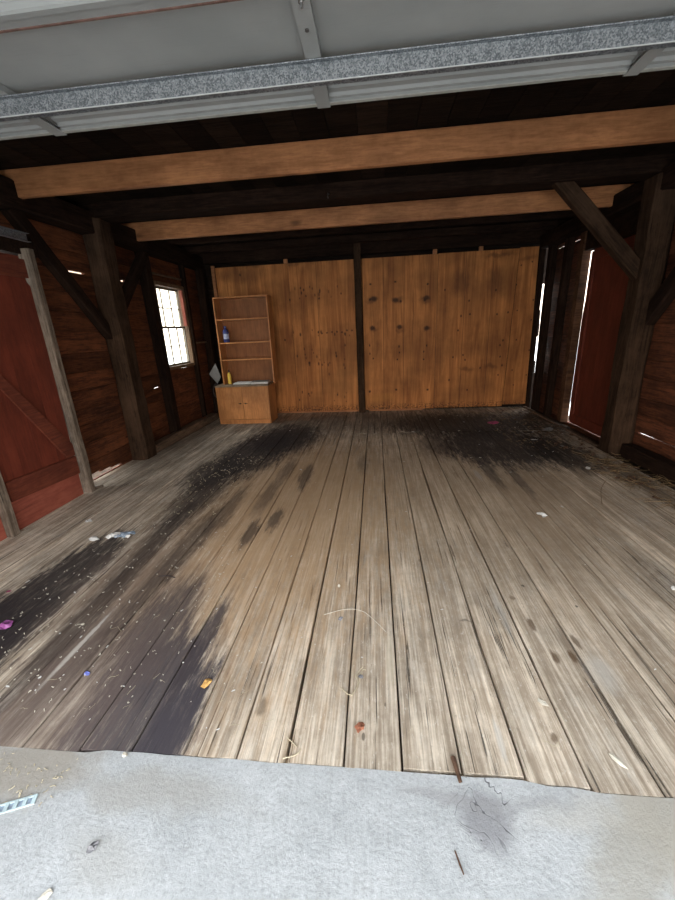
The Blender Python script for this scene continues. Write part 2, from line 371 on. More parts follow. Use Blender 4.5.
# planked floor
seams=[-2.95,-2.78,-2.57,-2.36,-2.10,-1.90,-1.72,-1.51,-1.30,-1.08,-.885,-.69,-.50,-.325,-.125,.07,.265,.462,.655,.865,1.06,1.275,1.46,1.66,1.85,2.04,2.25,2.47]
m=MB()
def plank(x0,x1,y0,y1,gap,tone,seed,zt=0.0):
    n=max(3,int((y1-y0)/.12)); vs=[];fs=[]; ch=.004
    for i in range(n+1):
        y=y0+(y1-y0)*i/n
        e0=gap*.5*(1+.9*mnoise.noise(Vector((seed,y*1.7,1)))); e1=gap*.5*(1+.9*mnoise.noise(Vector((seed,y*1.7,7))))
        z=zt+.004*mnoise.noise(Vector((seed,y*.7,3))); cup=.002
        a=x0+e0;b=x1-e1
        if i==0: y+=.0
        vs+=[(a,y,-.045),(a,y,z-ch),(a+ch,y,z),((a+b)/2,y,z-cup),(b-ch,y,z),(b,y,z-ch),(b,y,-.045)]
    for i in range(n):
        for j in range(6):
            k=i*7+j; fs.append((k,k+1,k+8,k+7))
    fs.append(tuple(range(7)));fs.append(tuple(reversed(range(n*7,n*7+7))))
    m.add(vs,fs,tone)
for i in range(len(seams)-1):
    x0,x1=seams[i],seams[i+1]; xm=(x0+x1)/2
    yf=.897+R(-.004,.004)
    if xm>.15: yf=.906+R(-.003,.003)
    if xm>.5: yf=.890+R(-.003,.003)
    if xm>.65: yf=.880+R(-.004,.004)
    if xm<-1.0: yf=.885+R(-.004,.004)
    g=random.choice([.003,.004,.006,.008]) if xm>-1 else random.choice([.002,.003,.004])
    if abs(x0+.325)<.01 or abs(x0-.655)<.01 or abs(x0-.265)<.01: g=.010
    tone=R(.2,.8)
    if xm<-1.9: tone=R(.5,.75)
    if xm>-.4:
        plank(x0,x1,yf,5.15+R(-.01,.01),g,tone,i+.5)
        if xm<1.6:
            plank(x0,(x0+x1)/2,5.17,6.75,.006,R(.2,.7),i+40.5); plank((x0+x1)/2,x1,5.17,6.75,.006,R(.2,.7),i+80.5)
        else: plank(x0,x1,5.17,6.75,g,R(.2,.7),i+40.5)
    else: plank(x0,x1,yf,6.85,g,tone,i+.5)
floor=m.build('floor',m_floor); tag(floor,kind='structure')
# sub-floor, apron, outside ground
tag(bx('floor',m_dirt,None,-3.3,3.0,.93,7.0,-.16,-.05),kind='structure')
m=MB(); 
vs=[];n=80
for i in range(n+1):
    x=-3.0+6.0*i/n
    ye=.896+.005*mnoise.noise(Vector((x*9,0,2)))
    if x>.5: ye-=.012
    if x>.66: ye-=.008
    if x<-1.0: ye-=.012
    vs+=[(x,ye,.0),(x,-.75,.0),(x,ye,-.10)]
fs=[]
for i in range(n): fs+=[(i*3,i*3+3,i*3+4,i*3+1),(i*3,i*3+2,i*3+5,i*3+3)]
m.add(vs,fs); tag(m.build('floor',m_conc),kind='structure')
m=MB(); m.box(-40,40,-30,-.75,-.14,-.012); m.box(-40,-3.32,-.75,30,-.3,-.14);m.box(3.02,40,-.75,30,-.3,-.14);m.box(-3.32,3.02,7.1,30,-.3,-.14)
tag(m.build('ground',m_groundm),kind='structure')

# boarded walls -------------------------------------------------------
def board(m,plane,x,y0,y1,z0,z1,th,seed,tone,inward):
    """one horizontal wany-edged board on a wall; plane 'x': wall at x, runs along y; plane 'y': wall at y, runs along x"""
    n=max(2,int((y1-y0)/.10)); vs=[];fs=[]
    for i in range(n+1):
        y=y0+(y1-y0)*i/n
        a=z0+.007*mnoise.noise(Vector((y*2.3,seed,1))); b=z1+.007*mnoise.noise(Vector((y*2.3,seed+.37,4)))
        bow=.004*mnoise.noise(Vector((y*1.1,seed,9)))
        for (d,z) in ((-.012,a),(.003,a+.014),(0,b-.014),(-.014,b),(-th,b),(-th,a)):
            p=x+inward*(d+bow)
            vs.append((p,y,z) if plane=='x' else (y,p,z))
    for i in range(n):
        for j in range(6):
            k=i*6+j;k2=i*6+(j+1)%6; fs.append((k,k2,k2+6,k+6))
    fs.append(tuple(range(6)));fs.append(tuple(reversed(range(n*6,n*6+6))))
    m.add(vs,fs,tone)
def boarded(name,mat,plane,x,inward,y0,y1,levels,holes,slits,th=.03,joints=()):
    m=MB()
    for k in range(len(levels)-1):
        z0,z1=levels[k],levels[k+1]; segs=[(y0,y1)]
        for (ha,hb,hz0,hz1) in holes:
            if z1>hz0+.01 and z0<hz1-.01:
                # board partly overlaps the hole in height: leave only the covered strip out
                new=[]
                for (a,b) in segs:
                    if hb<=a or ha>=b: new.append((a,b)); continue
                    if a<ha:new.append((a,ha))
                    if b>hb:new.append((hb,b))
                    if z0<hz0-.01: board(m,plane,x,max(a,ha),min(b,hb),z0,hz0,th,k*7.7,R(.2,.8),inward)
                    if z1>hz1+.01: board(m,plane,x,max(a,ha),min(b,hb),hz1,z1,th,k*7.7,R(.2,.8),inward)
                segs=new
        for (a,b) in segs:
            cuts=[a]+[j for j in joints if a+.2<j<b-.2]+[b]
            for q in range(len(cuts)-1):
                ca,cb=cuts[q],cuts[q+1]
                # slits lift this board's lower edge over part of its length
                parts=[(ca,cb,0,0)]
                for (sa,sb,sz,g) in slits:
                    if abs(sz-z0)<.012:
                        np_=[]
                        for (pa,pb,g0,g1) in parts:
                            if sb<=pa or sa>=pb: np_.append((pa,pb,g0,g1));continue
                            if pa<sa:np_.append((pa,sa,g0,g1))
                            np_.append((max(pa,sa),min(pb,sb),g,g))
                            if pb>sb:np_.append((sb,pb,g0,g1))
                        parts=np_
                tn=R(.1,.9)
                for (pa,pb,g0,g1) in parts: board(m,plane,x,pa,pb,z0+g0-(.0 if g0 else .009),z1,th,k*7.7,tn,inward)
    o=m.build(name,mat); tag(o,kind='structure'); return o
def levels(z0,z1,lo,hi,fixed=()):
    L=[z0]
    while L[-1]<z1-hi*.7: L.append(L[-1]+R(lo,hi))
    L.append(z1)
    for f in fixed:
        i=min(range(len(L)),key=lambda q:abs(L[q]-f)); L[i]=f
    return L
Lv=[-.12,-.001,.20,.39,.58,.74,.93,1.10,1.29,1.50,1.68,1.86,2.05,2.24,2.44,2.72]
boarded('wall_left',m_siding,'x',-2.97,1,-.5,6.86,Lv,[(2.43,3.17,.0,2.08),(5.28,6.10,.955,2.11)],
        [(3.42,3.62,-.001,.06),(3.62,3.8,-.001,.04),(3.8,3.96,-.001,.022),(3.62,4.04,2.05,.014),(4.44,4.72,2.05,.014),(4.9,5.05,.74,.012)],joints=(4.22,5.15))
Rv=[-.12,.02,.235,.42,.60,.80,.98,1.15,1.33,1.52,1.72,1.92,2.12,2.39,2.62,2.74]
boarded('wall_right',m_sidingR,'x',2.70,-1,-.5,6.72,Rv,[(4.5,5.66,.0,2.20)],
        [(2.9,4.12,.235,.008),(5.85,6.12,2.39,.006),(6.3,6.6,2.39,.006),(4.45,5.0,2.62,.010),(6.15,6.62,2.62,.008)],joints=(4.25,5.8))
Bv=[-.05]+[-.05+.2*k for k in range(1,14)]+[2.72]
m=MB()
for k in range(len(Bv)-1):
    z0,z1=Bv[k],Bv[k+1]; xr=2.76
    if .5<z0<1.9: xr=random.choice([2.62,2.635,2.65,2.665])+R(-.01,.01)
    board(m,'y',6.85,-3.0,xr,z0-.006,z1 if not(2.5<z1) else z1,.03,k*3.3,R(.2,.8),-1)
tag(m.build('wall_back',m_backb),kind='structure')
# front wall around the big opening
m=MB(); m.box(-3.0,-2.56,-.62,-.5,-.1,2.74); m.box(2.36,2.74,-.62,-.5,-.1,2.74); m.box(-2.56,2.36,-.62,-.5,2.28,2.74)
tag(m.build('wall_front',m_siding),kind='structure')
# loft boards / roof above
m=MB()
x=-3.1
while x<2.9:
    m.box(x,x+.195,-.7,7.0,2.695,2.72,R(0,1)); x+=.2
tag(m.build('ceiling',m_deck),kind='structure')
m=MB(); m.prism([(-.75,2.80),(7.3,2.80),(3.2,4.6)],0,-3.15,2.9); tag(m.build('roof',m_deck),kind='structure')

# ------------------------------------------------------------------ timbers
def timber(name,mat,p0,p1,w,d,label=None,cat=None,group=None,jit=.006,cham=.012,seed=1,up=(0,0,1),knob=None,sway=0,taper=1,parent=None,segs=14,kind=None):
    mw_,L=along(p0,p1,up); m=MB(); m.timber(L,w,d,jit,cham,segs,seed,taper,.3+.4*((seed*.37)%1),sway,knob)
    o=m.build(name,mat,parent,mw=mw_ if not parent else None)
    if parent: o.matrix_world=mw_
    if label: tag(o,label,cat,group)
    if kind: tag(o,kind=kind)
    return o
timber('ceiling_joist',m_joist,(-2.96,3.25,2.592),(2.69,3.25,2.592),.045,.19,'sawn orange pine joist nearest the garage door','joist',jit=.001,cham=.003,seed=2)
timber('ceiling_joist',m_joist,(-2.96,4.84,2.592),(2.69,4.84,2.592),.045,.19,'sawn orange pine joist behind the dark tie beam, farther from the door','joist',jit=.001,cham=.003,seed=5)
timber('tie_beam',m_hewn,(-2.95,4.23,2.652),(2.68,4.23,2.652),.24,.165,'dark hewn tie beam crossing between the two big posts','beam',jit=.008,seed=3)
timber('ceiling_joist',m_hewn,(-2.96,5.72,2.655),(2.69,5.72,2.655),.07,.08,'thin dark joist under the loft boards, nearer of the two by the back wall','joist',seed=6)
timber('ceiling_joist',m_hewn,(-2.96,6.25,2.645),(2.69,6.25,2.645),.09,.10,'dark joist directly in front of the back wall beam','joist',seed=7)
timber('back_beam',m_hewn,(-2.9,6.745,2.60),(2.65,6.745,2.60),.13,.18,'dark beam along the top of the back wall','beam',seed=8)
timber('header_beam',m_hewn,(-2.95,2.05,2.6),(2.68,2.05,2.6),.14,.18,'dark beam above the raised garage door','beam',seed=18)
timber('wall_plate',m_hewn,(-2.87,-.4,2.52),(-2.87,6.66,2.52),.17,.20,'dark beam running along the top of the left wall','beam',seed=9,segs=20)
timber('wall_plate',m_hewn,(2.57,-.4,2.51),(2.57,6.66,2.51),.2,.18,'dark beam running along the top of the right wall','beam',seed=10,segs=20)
def foot(u): return 1+.16*max(0,1-u/.16)**.6 if u<.16 else 1
timber('timber_post',m_postwood,(-2.85,4.23,0),(-2.845,4.2,2.56),.20,.24,'big hewn corner-braced post on the left wall','post',jit=.013,cham=.03,seed=11,up=(0,1,0),knob=lambda u:1+.05*max(0,1-u*5),segs=26,sway=.008)
timber('timber_post',m_postwood,(2.572,4.25,0),(2.55,4.2,2.56),.21,.27,'big round-edged hewn post on the right wall','post',jit=.013,cham=.05,seed=12,up=(0,1,0),knob=lambda u:(1.07 if u<.13 else 1+.05*max(0,1-abs(u-.15)/.03)),segs=30,sway=.008)
timber('timber_post',m_postwood,(-.245,6.60,0),(-.27,6.60,2.66),.11,.10,'slim dark post at the middle of the back wall','post',jit=.004,cham=.01,seed=13,up=(0,1,0))
timber('diagonal_brace',m_hewn,(-2.89,3.22,2.44),(-2.89,4.13,1.44),.12,.09,'dark brace from left post up toward the garage door','brace',seed=14,up=(1,0,0))
timber('diagonal_brace',m_hewn,(-2.88,4.28,1.62),(-2.88,5.1,2.44),.11,.09,'dark brace from left post up toward the window','brace',seed=15,up=(1,0,0))
timber('diagonal_brace',m_postwood,(1.64,4.22,2.64),(2.54,4.22,1.73),.125,.10,'broad brace from right post up to the tie beam','brace',seed=16,up=(0,1,0),jit=.004)
timber('diagonal_brace',m_hewn,(2.60,4.15,1.35),(2.60,3.2,2.44),.14,.10,'dark brace from right post up toward the garage door','brace',seed=17,up=(1,0,0))
def stud(x,y,x1,y1,w,d,label,mat=m_hewn,z1=2.44,seed=1,z0=0):
    return timber('wall_stud',mat,(x,y,z0),(x1,y1,z1),w,d,label,'stud',seed=seed,up=(0,1,0),jit=.004,cham=.006)
stud(-2.90,5.14,-2.90,5.06,.12,.12,'dark stud on left wall just before the window',seed=20)
stud(-2.92,6.17,-2.92,6.14,.07,.07,'thin dark stud on left wall beyond the window',seed=21)
stud(-2.85,6.62,-2.84,6.62,.12,.13,'dark corner stud beside the left plywood sheet',seed=22)
stud(2.60,6.50,2.60,6.50,.09,.12,'dark corner stud beside the right plywood sheet',seed=23)
stud(2.62,6.08,2.60,5.98,.09,.10,'leaning dark stud on right wall beside the corner stud',seed=24)
stud(2.545,6.75,2.545,6.75,.09,.09,'dark filler upright added behind the right end of the plywood to darken the gap',seed=27)  # added filler, blacks out the grey gap between plywood and corner stud
# sills and trims
timber('sill_beam',m_sill,(-2.84,4.38,.045),(-2.80,6.28,.055),.16,.12,'grey brown floor sill beam under the window','beam',seed=25,jit=.010,cham=.03,segs=18)
timber('sill_beam',m_hewn,(2.60,.9,.07),(2.60,4.08,.07),.13,.14,'dark sill beam on the floor along the right wall near the door','beam',seed=26,jit=.012,segs=16)
def trimbox(n,mat,*a,bevel=.002):
    o=bx(f'trim_{n}',mat,None,*a,bevel=bevel); tag(o,kind='structure'); return o
trimbox(1,m_sill,2.47,2.51,4.42,6.7,0,.022)
trimbox(2,m_brownjamb,2.60,2.698,5.588,5.70,0,2.42)
trimbox(3,m_hewn,2.62,2.70,4.45,5.7,2.20,2.42)
trimbox(4,m_hewn,-2.96,-2.80,2.40,3.30,2.08,2.20)

# left door ------------------------------------------------------------
d=empty('door_1',(-2.80,2.43,0)); tag(d,kind='structure')
def pc(name,mat,mb,bevel=0,parent=d,label=None):
    o=mb.build(name,mat,parent,bevel=bevel)
    if label:o['label']=label
    return o
m=MB(); y=0.0; Wd=.70
for k in range(4):
    ya,yb_=k*Wd/4,(k+1)*Wd/4-.002
    if k<3: m.box(-.03,0,ya,yb_,.375,2.06,R(.35,.65))
    else: m.prism([(ya,.375),(yb_+.0,.375),(yb_+.02,1.83),(yb_-.012,1.87),(yb_-.03,2.06),(ya,2.06)],0,-.03,0,.5)
pc('door_boards',m_red,m)
m=MB(); m.box(-.032,-.004,0,.70,-.006,.33,.5); pc('lower_panel',m_redfade,m,label='faded scuffed lower door panel')
m=MB(); m.prism([(0.0,.245),(.70,.215),(.70,.385),(0.0,.405)],0,-.004,.018,.4); pc('door_rail',m_redwood,m,.002)
m=MB(); m.prism([(-.02,1.42),(.02,1.47),(.70,.50),(.70,.392),(.61,.392)],0,.0,.016,.6); pc('diagonal_batten',m_redwood,m,.002)
m=MB(); m.box(0,.016,0,.70,1.90,2.04,.4); pc('door_rail',m_redwood,m,.002)
timber('trim_5',m_greyjamb,(-2.79,3.185,0),(-2.79,3.17,2.12),.10,.07,seed=30,up=(0,1,0),jit=.006,cham=.01,segs=24,kind='structure')
timber('trim_6',m_greyjamb,(-2.79,2.36,0),(-2.80,2.36,2.12),.08,.07,seed=31,up=(0,1,0),jit=.006,cham=.01,segs=24,kind='structure')
tag(bx('trim_7',m_redfade,None,-2.84,-2.80,2.10,2.32,0,2.1),kind='structure')
# broken splinter at the jamb foot
m=MB(); m.timber(.11,.05,.035,.012,.01,6,3,.35); o=m.build('wood_splinter',m_greyjamb,mw=along((-2.78,3.2,.018),(-2.70,3.31,.012))[0]); tag(o,'pale broken wood splinter at the foot of the left door jamb','splinter')

# right door -----------------------------------------------------------
d2=empty('door_2',(2.715,4.5,0)); tag(d2,kind='structure')
m=MB()
for k in range(4): m.box(-.012,.012,k*.21,k*.21+.2095,.012,2.215,R(.4,.6))
m.prism([(.84,.012),(1.045,.012),(1.045,.22),(1.096,.30),(1.098,1.45),(1.06,1.75),(1.035,2.215),(.84,2.215)],0,-.012,.012,.5)
pc('door_boards',m_red,m,parent=d2)
for (a,b,c_,e) in ((.95,1.035,.045,2.18),(0,.09,.045,2.18)):
    m=MB(); m.box(-.034,-.012,a,b,c_,e,.5); pc('door_stile',m_red,m,.003,d2)
m=MB(); m.box(-.034,-.012,.09,.955,.03,.15,.5); pc('door_rail',m_red,m,.003,d2)
m=MB(); m.box(-.034,-.012,.09,.955,2.08,2.18,.5); pc('door_rail',m_red,m,.003,d2)

# left window ------------------------------------------------------------
wn=empty('window_1',(-2.97,5.69,1.53)); tag(wn,kind='structure')
def wb(name,mat,*a,parent=wn,bevel=.002):
    m=MB(); m.box(*a); return m.build(name,mat,parent,bevel=bevel)
hw,hh=.395,.555
wb('window_frame',m_winwood,-.06,.05,-hw-.03,-hw+.01,-hh-.02,hh+.03); wb('window_frame',m_winwood,-.06,.05,hw-.01,hw+.03,-hh-.02,hh+.03)
wb('window_frame',m_winwood,-.06,.05,-hw,hw,hh-.01,hh+.04); wb('window_sill',m_winwood,-.06,.06,-hw,hw,-hh-.03,-hh+.012)
wb('side_casing',m_redfade,.0,.045,hw-.045,hw-.012,.02,hh-.02)
def sash(z0,z1,x):
    m=MB(); y0,y1=-hw+.01,hw-.045
    m.box(x,x+.03,y0,y0+.025,z0,z1);m.box(x,x+.03,y1-.025,y1,z0,z1);m.box(x,x+.03,y0,y1,z0,z0+.028);m.box(x,x+.03,y0,y1,z1-.028,z1)
    for k in (1,2):
        yy=y0+(y1-y0)*k/3; m.box(x+.006,x+.024,yy-.006,yy+.006,z0,z1)
    zz=(z0+z1)/2; m.box(x+.006,x+.024,y0,y1,zz-.006,zz+.006)
    s_=m.build('sash',m_muntin,wn,bevel=.0015)
    g=MB(); g.box(x+.013,x+.016,y0+.01,y1-.01,z0+.01,z1-.01); g.build('pane',m_glass,s_)
sash(-hh+.012,.012,-.02); sash(-.012,hh-.012,-.052)
# pale shelf board past the window
bx_=MB(); bx_.box(-2.955,-2.87,6.21,6.72,1.275,1.30); tag(bx_.build('ledge_board',m_sill,None,bevel=.002),'short greyed board nailed on left wall beyond the window','board')
bx_=MB(); bx_.box(-2.955,-2.90,5.3,6.05,2.205,2.225); tag(bx_.build('ledge_board',m_sill,None,bevel=.002),'thin greyed strip nailed on left wall above the window','board')

# plywood back -------------------------------------------------------------
KD=(.045,.018,.008); SM=(.10,.038,.013)
def kn(px,py,X0,r=.014,el=1.6,st=.9):
    d_=ray(px,py); p=C+d_*(YB/d_.y); r*=(2.5 if r>.018 else 1.8); return (p.x-X0,p.z,r,r*el*.8,0,.6,KD,st)
def stn(px,py,X0,rx,rz,st,colr=SM,so=.7):
    d_=ray(px,py); p=C+d_*(YB/d_.y); return (p.x-X0,p.z,rx,rz,0,so,colr,st)
def sheet(x0,x1,z0,z1,label,knots,stains,x0b=None,x1b=None,z1r=None,dx=0,th=.014,y=YB,seams=()):
    nm='plywood_sheet'
    mat=ply('plywood_'+str(int(x0*100)),knots,stains,seams=seams)
    m=MB(); W=x1-x0; zr=z1r if z1r else z1
    b0=(x0b-x0) if x0b is not None else 0; b1=(x1b-x0) if x1b is not None else W
    m.prism([(b0,z0),(b1,z0),(W,zr),(0,z1)],1,0,th,R(.2,.8))
    o=m.build(nm,mat,None,loc=(x0,y,0)); tag(o,label,'plywood'); return o
k1=[];X0=-2.6
sheet(-2.6,-1.39,.01,2.44,'plywood sheet behind the shelf unit, leftmost on the back wall',[kn(x,y,-2.6,.008,2) for (x,y) in ((290,300),(285,340),(276,375),(240,275))],[stn(240,275,-2.6,.5,.12,.45),stn(250,265,-2.6,.2,.05,.6)])
Xk=-1.385; ks=[]
for _ in range(85):
    ks.append(kn(R(285,352),random.choice([R(285,300),R(330,336),R(345,375),R(350,365),R(392,402)]),Xk,R(.005,.010),R(1.5,3),R(.5,.9)))
for i in range(7): ks.append(kn(322+i*5,332+R(-1.5,1.5),Xk,.010,1.2,.8))
sheet(-1.385,-.205,.01,2.44,'spotted plywood sheet just left of the slim middle post',ks,[stn(300,300,Xk,.35,.25,.25),stn(340,385,Xk,.4,.3,.2,(.62,.30,.1)),stn(295,262,Xk,.5,.05,.5)],seams=(.45,))
Xk=-.195; ks=[]
for col in (372,398,425):
    for (dy,r,e) in ((283,.012,1),(299,.024,.9),(328,.020,1),(301,.012,1.5),(345,.007,2.5),(352,.007,2),(360,.008,1.5),(391,.012,1.3)):
        ks.append(kn(col+R(-3,3),dy+R(-1.5,1.5),Xk,r,e))
stA=[stn(c_,300,Xk,.10,.05,.55) for c_ in (372,398,425)]+[stn(c_,330,Xk,.07,.035,.45) for c_ in (374,400,427)]+[stn(380,398,Xk,.3,.08,.35,(.62,.27,.06))]+[stn(c_+9,320,Xk,.012,.5,.4) for c_ in (378,404)]
sheet(-.195,.985,.02,2.44,'knotty plywood sheet just right of the slim middle post',ks,stA,seams=(.33,.66))
Xk=.99; ks=[]
for (x,y) in ((469,301),(461,316),(470,314),(497,314),(508,312),(496,290),(463,355),(465,360),(453,357),(500,357),(502,365),(480,368),(445,290),(458,330),(503,340),(449,380),(467,390),(500,345),(498,375),(506,380)):
    ks.append(kn(x,y,Xk,.008,1.8))
stB=[stn(459,282,Xk,.17,.22,.6),stn(497,283,Xk,.16,.22,.55),stn(477,300,Xk,.35,.35,.3),stn(466,368,Xk,.12,.04,.55),stn(491,368,Xk,.10,.04,.55),stn(475,392,Xk,.55,.2,.3),stn(500,255,Xk,.25,.035,.6),stn(440,330,Xk,.1,.9,.2)]
sheet(.99,2.19,.03,2.445,'smudged plywood sheet with two dark stains, second from the right',ks,stB,seams=(.42,.83),x1b=2.12)
Xk=2.18; ks=[kn(x,y,Xk,.007,1.4) for (x,y) in ((515,285),(516,310),(530,320),(515,340),(528,350),(511,370),(512,385),(525,375),(520,265),(531,262),(532,300))]
sheet(2.20,2.47,.06,2.455,'narrow plywood strip at the right end of the back wall',ks,[stn(525,258,Xk,.2,.04,.4)],x0b=2.13,x1b=2.50)
tag(bx('batten',m_joist,None,-1.9,-.28,YB-.02,YB-.001,0,.022),'thin wood strip along the foot of the left plywood','strip')
tag(bx('batten',m_joist,None,-.12,.80,YB-.02,YB-.001,.0,.024),'thin wood strip along the foot of the knotty plywood','strip')
for x,l in ((-1.42,'left'),(.93,'middle'),(1.62,'right')):
    tag(bx('spacer_block',m_joist,None,x-.03,x+.03,YB-.012,YB+.03,2.445,2.505),f'small wood spacer block above the plywood, {l}most of three' if l!='middle' else 'small wood spacer block above the plywood, middle of three','block')
tag(bx('batten',m_joist,None,-2.66,-2.61,YB-.03,YB+.01,.9,2.47),'narrow upright strip at the left edge of the plywood','strip')

# raised overhead door ------------------------------------------------------
ZD=2.215
od=empty('door_3',(-.12,0,ZD)); tag(od,kind='structure')
XA,XB=-2.46,2.46
def mk(name,mat,mb,parent=od,bevel=0,label=None):
    o=mb.build(name,mat,parent,bevel=bevel)
    if label:o['label']=label
    return o
edges=[-.42,.12,.66,1.20,1.74]
for k in range(4):
    a,b=edges[k]+.004,edges[k+1]-.004
    # pan with long edges folded down and two shallow ribs; profile in (y,z)
    pr=[(a,-.012),(a+.03,-.012),(a+.035,.004),(a+.055,.004),(a+.06,.012),*([(b-.13,.012),(b-.125,.004),(b-.10,.004),(b-.095,.012),(b-.065,.012),(b-.06,.0),(b-.035,.0),(b-.03,-.010)] if k==3 else [(b-.03,.03),(b-.025,.0)]),(b-.016,-.010),(b-.016,-.018),(b,-.018),(b,.05),(a,.05)]
    m=MB(); m.prism(pr,0,XA,XB,.5); s_=mk('door_section',m_steel,m)
    if k==3:
        m=MB(); m.box(XA,XB,b-.014,b+.002,-.021,-.004); mk('edge_lip',m_lip,m,s_)
    m=MB(); m.box(XA,XB,a+.028,a+.034,-.0145,-.0115); mk('rust_line',m_rust,m,s_)
# strut: vertical web, folded top flange and bottom lip
m=MB(); m.prism([(1.49,-.010),(1.49,-.014),(1.508,-.014),(1.514,-.020),(1.514,-.056),(1.534,-.056),(1.534,-.048),(1.537,-.048),(1.537,-.060),(1.510,-.060),(1.505,-.011),(1.50,-.009)],0,XA,XB,.5)
st_=mk('strut',m_galv,m,bevel=.003)
m=MB(); m.box(XA,XB,1.5065,1.5125,-.0205,-.0150); m.box(XA,XB,1.5085,1.5115,-.0612,-.0585); mk('highlight_lines',m_hilite,m,st_)  # thin pale strips: bright highlight of the strut's folds put in as colour
for xs in (-2.2,-1.13,-.06,1.01,2.08):
    m=MB(); 
    m.prism([(xs-.024,1.205),(xs+.024,1.205),(xs+.024,1.735),(xs-.024,1.735)],2,-.010,-.004,.5)
    m.box(xs-.024,xs-.021,1.205,1.735,-.006,.012);m.box(xs+.021,xs+.024,1.205,1.735,-.006,.012)
    m.box(xs-.024,xs+.024,1.535,1.748,-.0225,-.0185)
    st=mk('stile',m_lip if abs(xs)>5 else m_steel,m)
    m=MB()
    for yy in (1.27,1.37): m.lathe([(.006,-.003),(.006,0)],(xs,yy,-.0105),10)
    mk('bolt_holes',m_metal,m,st)
    h=MB(); h.box(xs-.034,xs+.034,1.14,1.235,-.020,-.010); h.tube([(xs-.04,1.2,-.026),(xs+.04,1.2,-.026)],.009,8)
    hh_=mk('hinge',m_galv,h,bevel=.002)
    b=MB()
    for sx_ in (-1,1):
        for yy in (1.165,1.222): b.lathe([(.007,-.012),(.008,-.004),(.008,0)],(xs+sx_*.022,yy,-.020),8)
    b.tube([(xs+.004,1.262,-.010),(xs+.004,1.262,-.032)],.0035,6); b.lathe([(.007,-.008),(.007,0)],(xs+.004,1.262,-.010),6)
    mk('bolt',m_bolt,b,hh_)
for (n,xt,s) in ((1,-2.62,1),(2,2.38,-1)):
    m=MB(); m.box(xt-.002,xt+.002,-.4,3.02,2.13,2.19); m.box(xt,xt+s*.03,-.4,3.02,2.187,2.19); m.box(xt,xt+s*.03,-.4,3.02,2.13,2.133)
    t_=tag(m.build('door_track',m_galv,None),'galvanised steel door track along the '+('left' if n==1 else 'right')+' wall','track')
    m=MB(); m.box(xt-.03,xt+.002,1.96,1.99,2.13,2.66); m.box(xt-.03,xt-.027,1.93,1.99,2.13,2.66); mk('hanger_angle',m_galv,m,t_)
# small iron hook under the tie beam
hk=empty('iron_hook',(-.42,4.105,2.60)); tag(hk,'small iron hook on the face of the dark tie beam','hook')
m=MB(); m.lathe([(.012,0),(.014,.004),(.012,.008)],(0,0,0),10); mk('screw_plate',m_metal,m,hk)
m=MB(); m.tube([(0,0,0),(0,-.03,0)]+[(0,-.045+.02*math.cos(a),-.02+.02*math.sin(a)) for a in [math.pi/2+k*.5 for k in range(8)]],.004,6); mk('hook_rod',m_metal,m,hk)

# cabinet --------------------------------------------------------------------
cb=empty('cabinet',(-2.54,5.88,0)); tag(cb,'low pale wood two-door cabinet at the back left','cabinet')
W,D_,Hc=.855,.43,.62
m=MB(); m.box(0,.018,.018,D_,0,Hc-.02,.3); m.box(W-.018,W,.018,D_,0,Hc-.02,.6); m.box(.018,W-.018,D_-.01,D_,.02,Hc-.02,.4); m.box(.018,W-.018,.02,D_-.01,.07,.088,.4)
mk('body',m_cab,m,cb,.001)
m=MB(); m.box(.018,W-.018,.012,.03,0,.068,.5); mk('kickboard',m_cab,m,cb,.001)
m=MB(); m.box(-.006,W+.006,-.006,D_,Hc-.02,Hc,.5); mk('cabinet_top',m_worktop,m,cb,.002)
for k in (0,1):
    xa=.002+k*(W/2); m=MB(); m.box(xa,xa+W/2-.004,0,.018,.075,Hc-.024,.35+.2*k); dd=mk('door',m_cab,m,cb,.0015)
    xk=W/2-.045 if k==0 else W/2+.045
    m=MB(); m.tube([(xk,0,.335),(xk,-.012,.335),(xk,-.018,.335),(xk,-.026,.335)],[.006,.006,.012,.009],10)
    m.tube([(xk-.028,-.014,.338),(xk+.028,-.014,.332)],.005,6); mk('handle',m_knob,m,dd)
bk=empty('bookcase',(-2.465,6.05,.62)); tag(bk,'tall open bookcase standing on the low cabinet','bookcase')
Wb=.85;Db=.25;Hb=1.32
m=MB(); m.box(0,.018,0,Db,0,Hb,.2); mk('side_panel',m_cab,m,bk,.001)
m=MB(); m.box(Wb-.018,Wb,0,Db,0,Hb,.8); mk('side_panel',m_cab,m,bk,.001)
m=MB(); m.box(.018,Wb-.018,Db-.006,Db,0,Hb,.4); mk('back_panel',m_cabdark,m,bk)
m=MB(); m.box(.018,Wb-.018,0,Db-.006,Hb-.018,Hb,.4); mk('top_panel',m_cab,m,bk,.001)
for z in (.39,.65,1.00):
    m=MB(); m.box(.019,Wb-.019,.004,Db-.008,z-.016,z+.002,z); mk('shelf',m_cab,m,bk,.001)
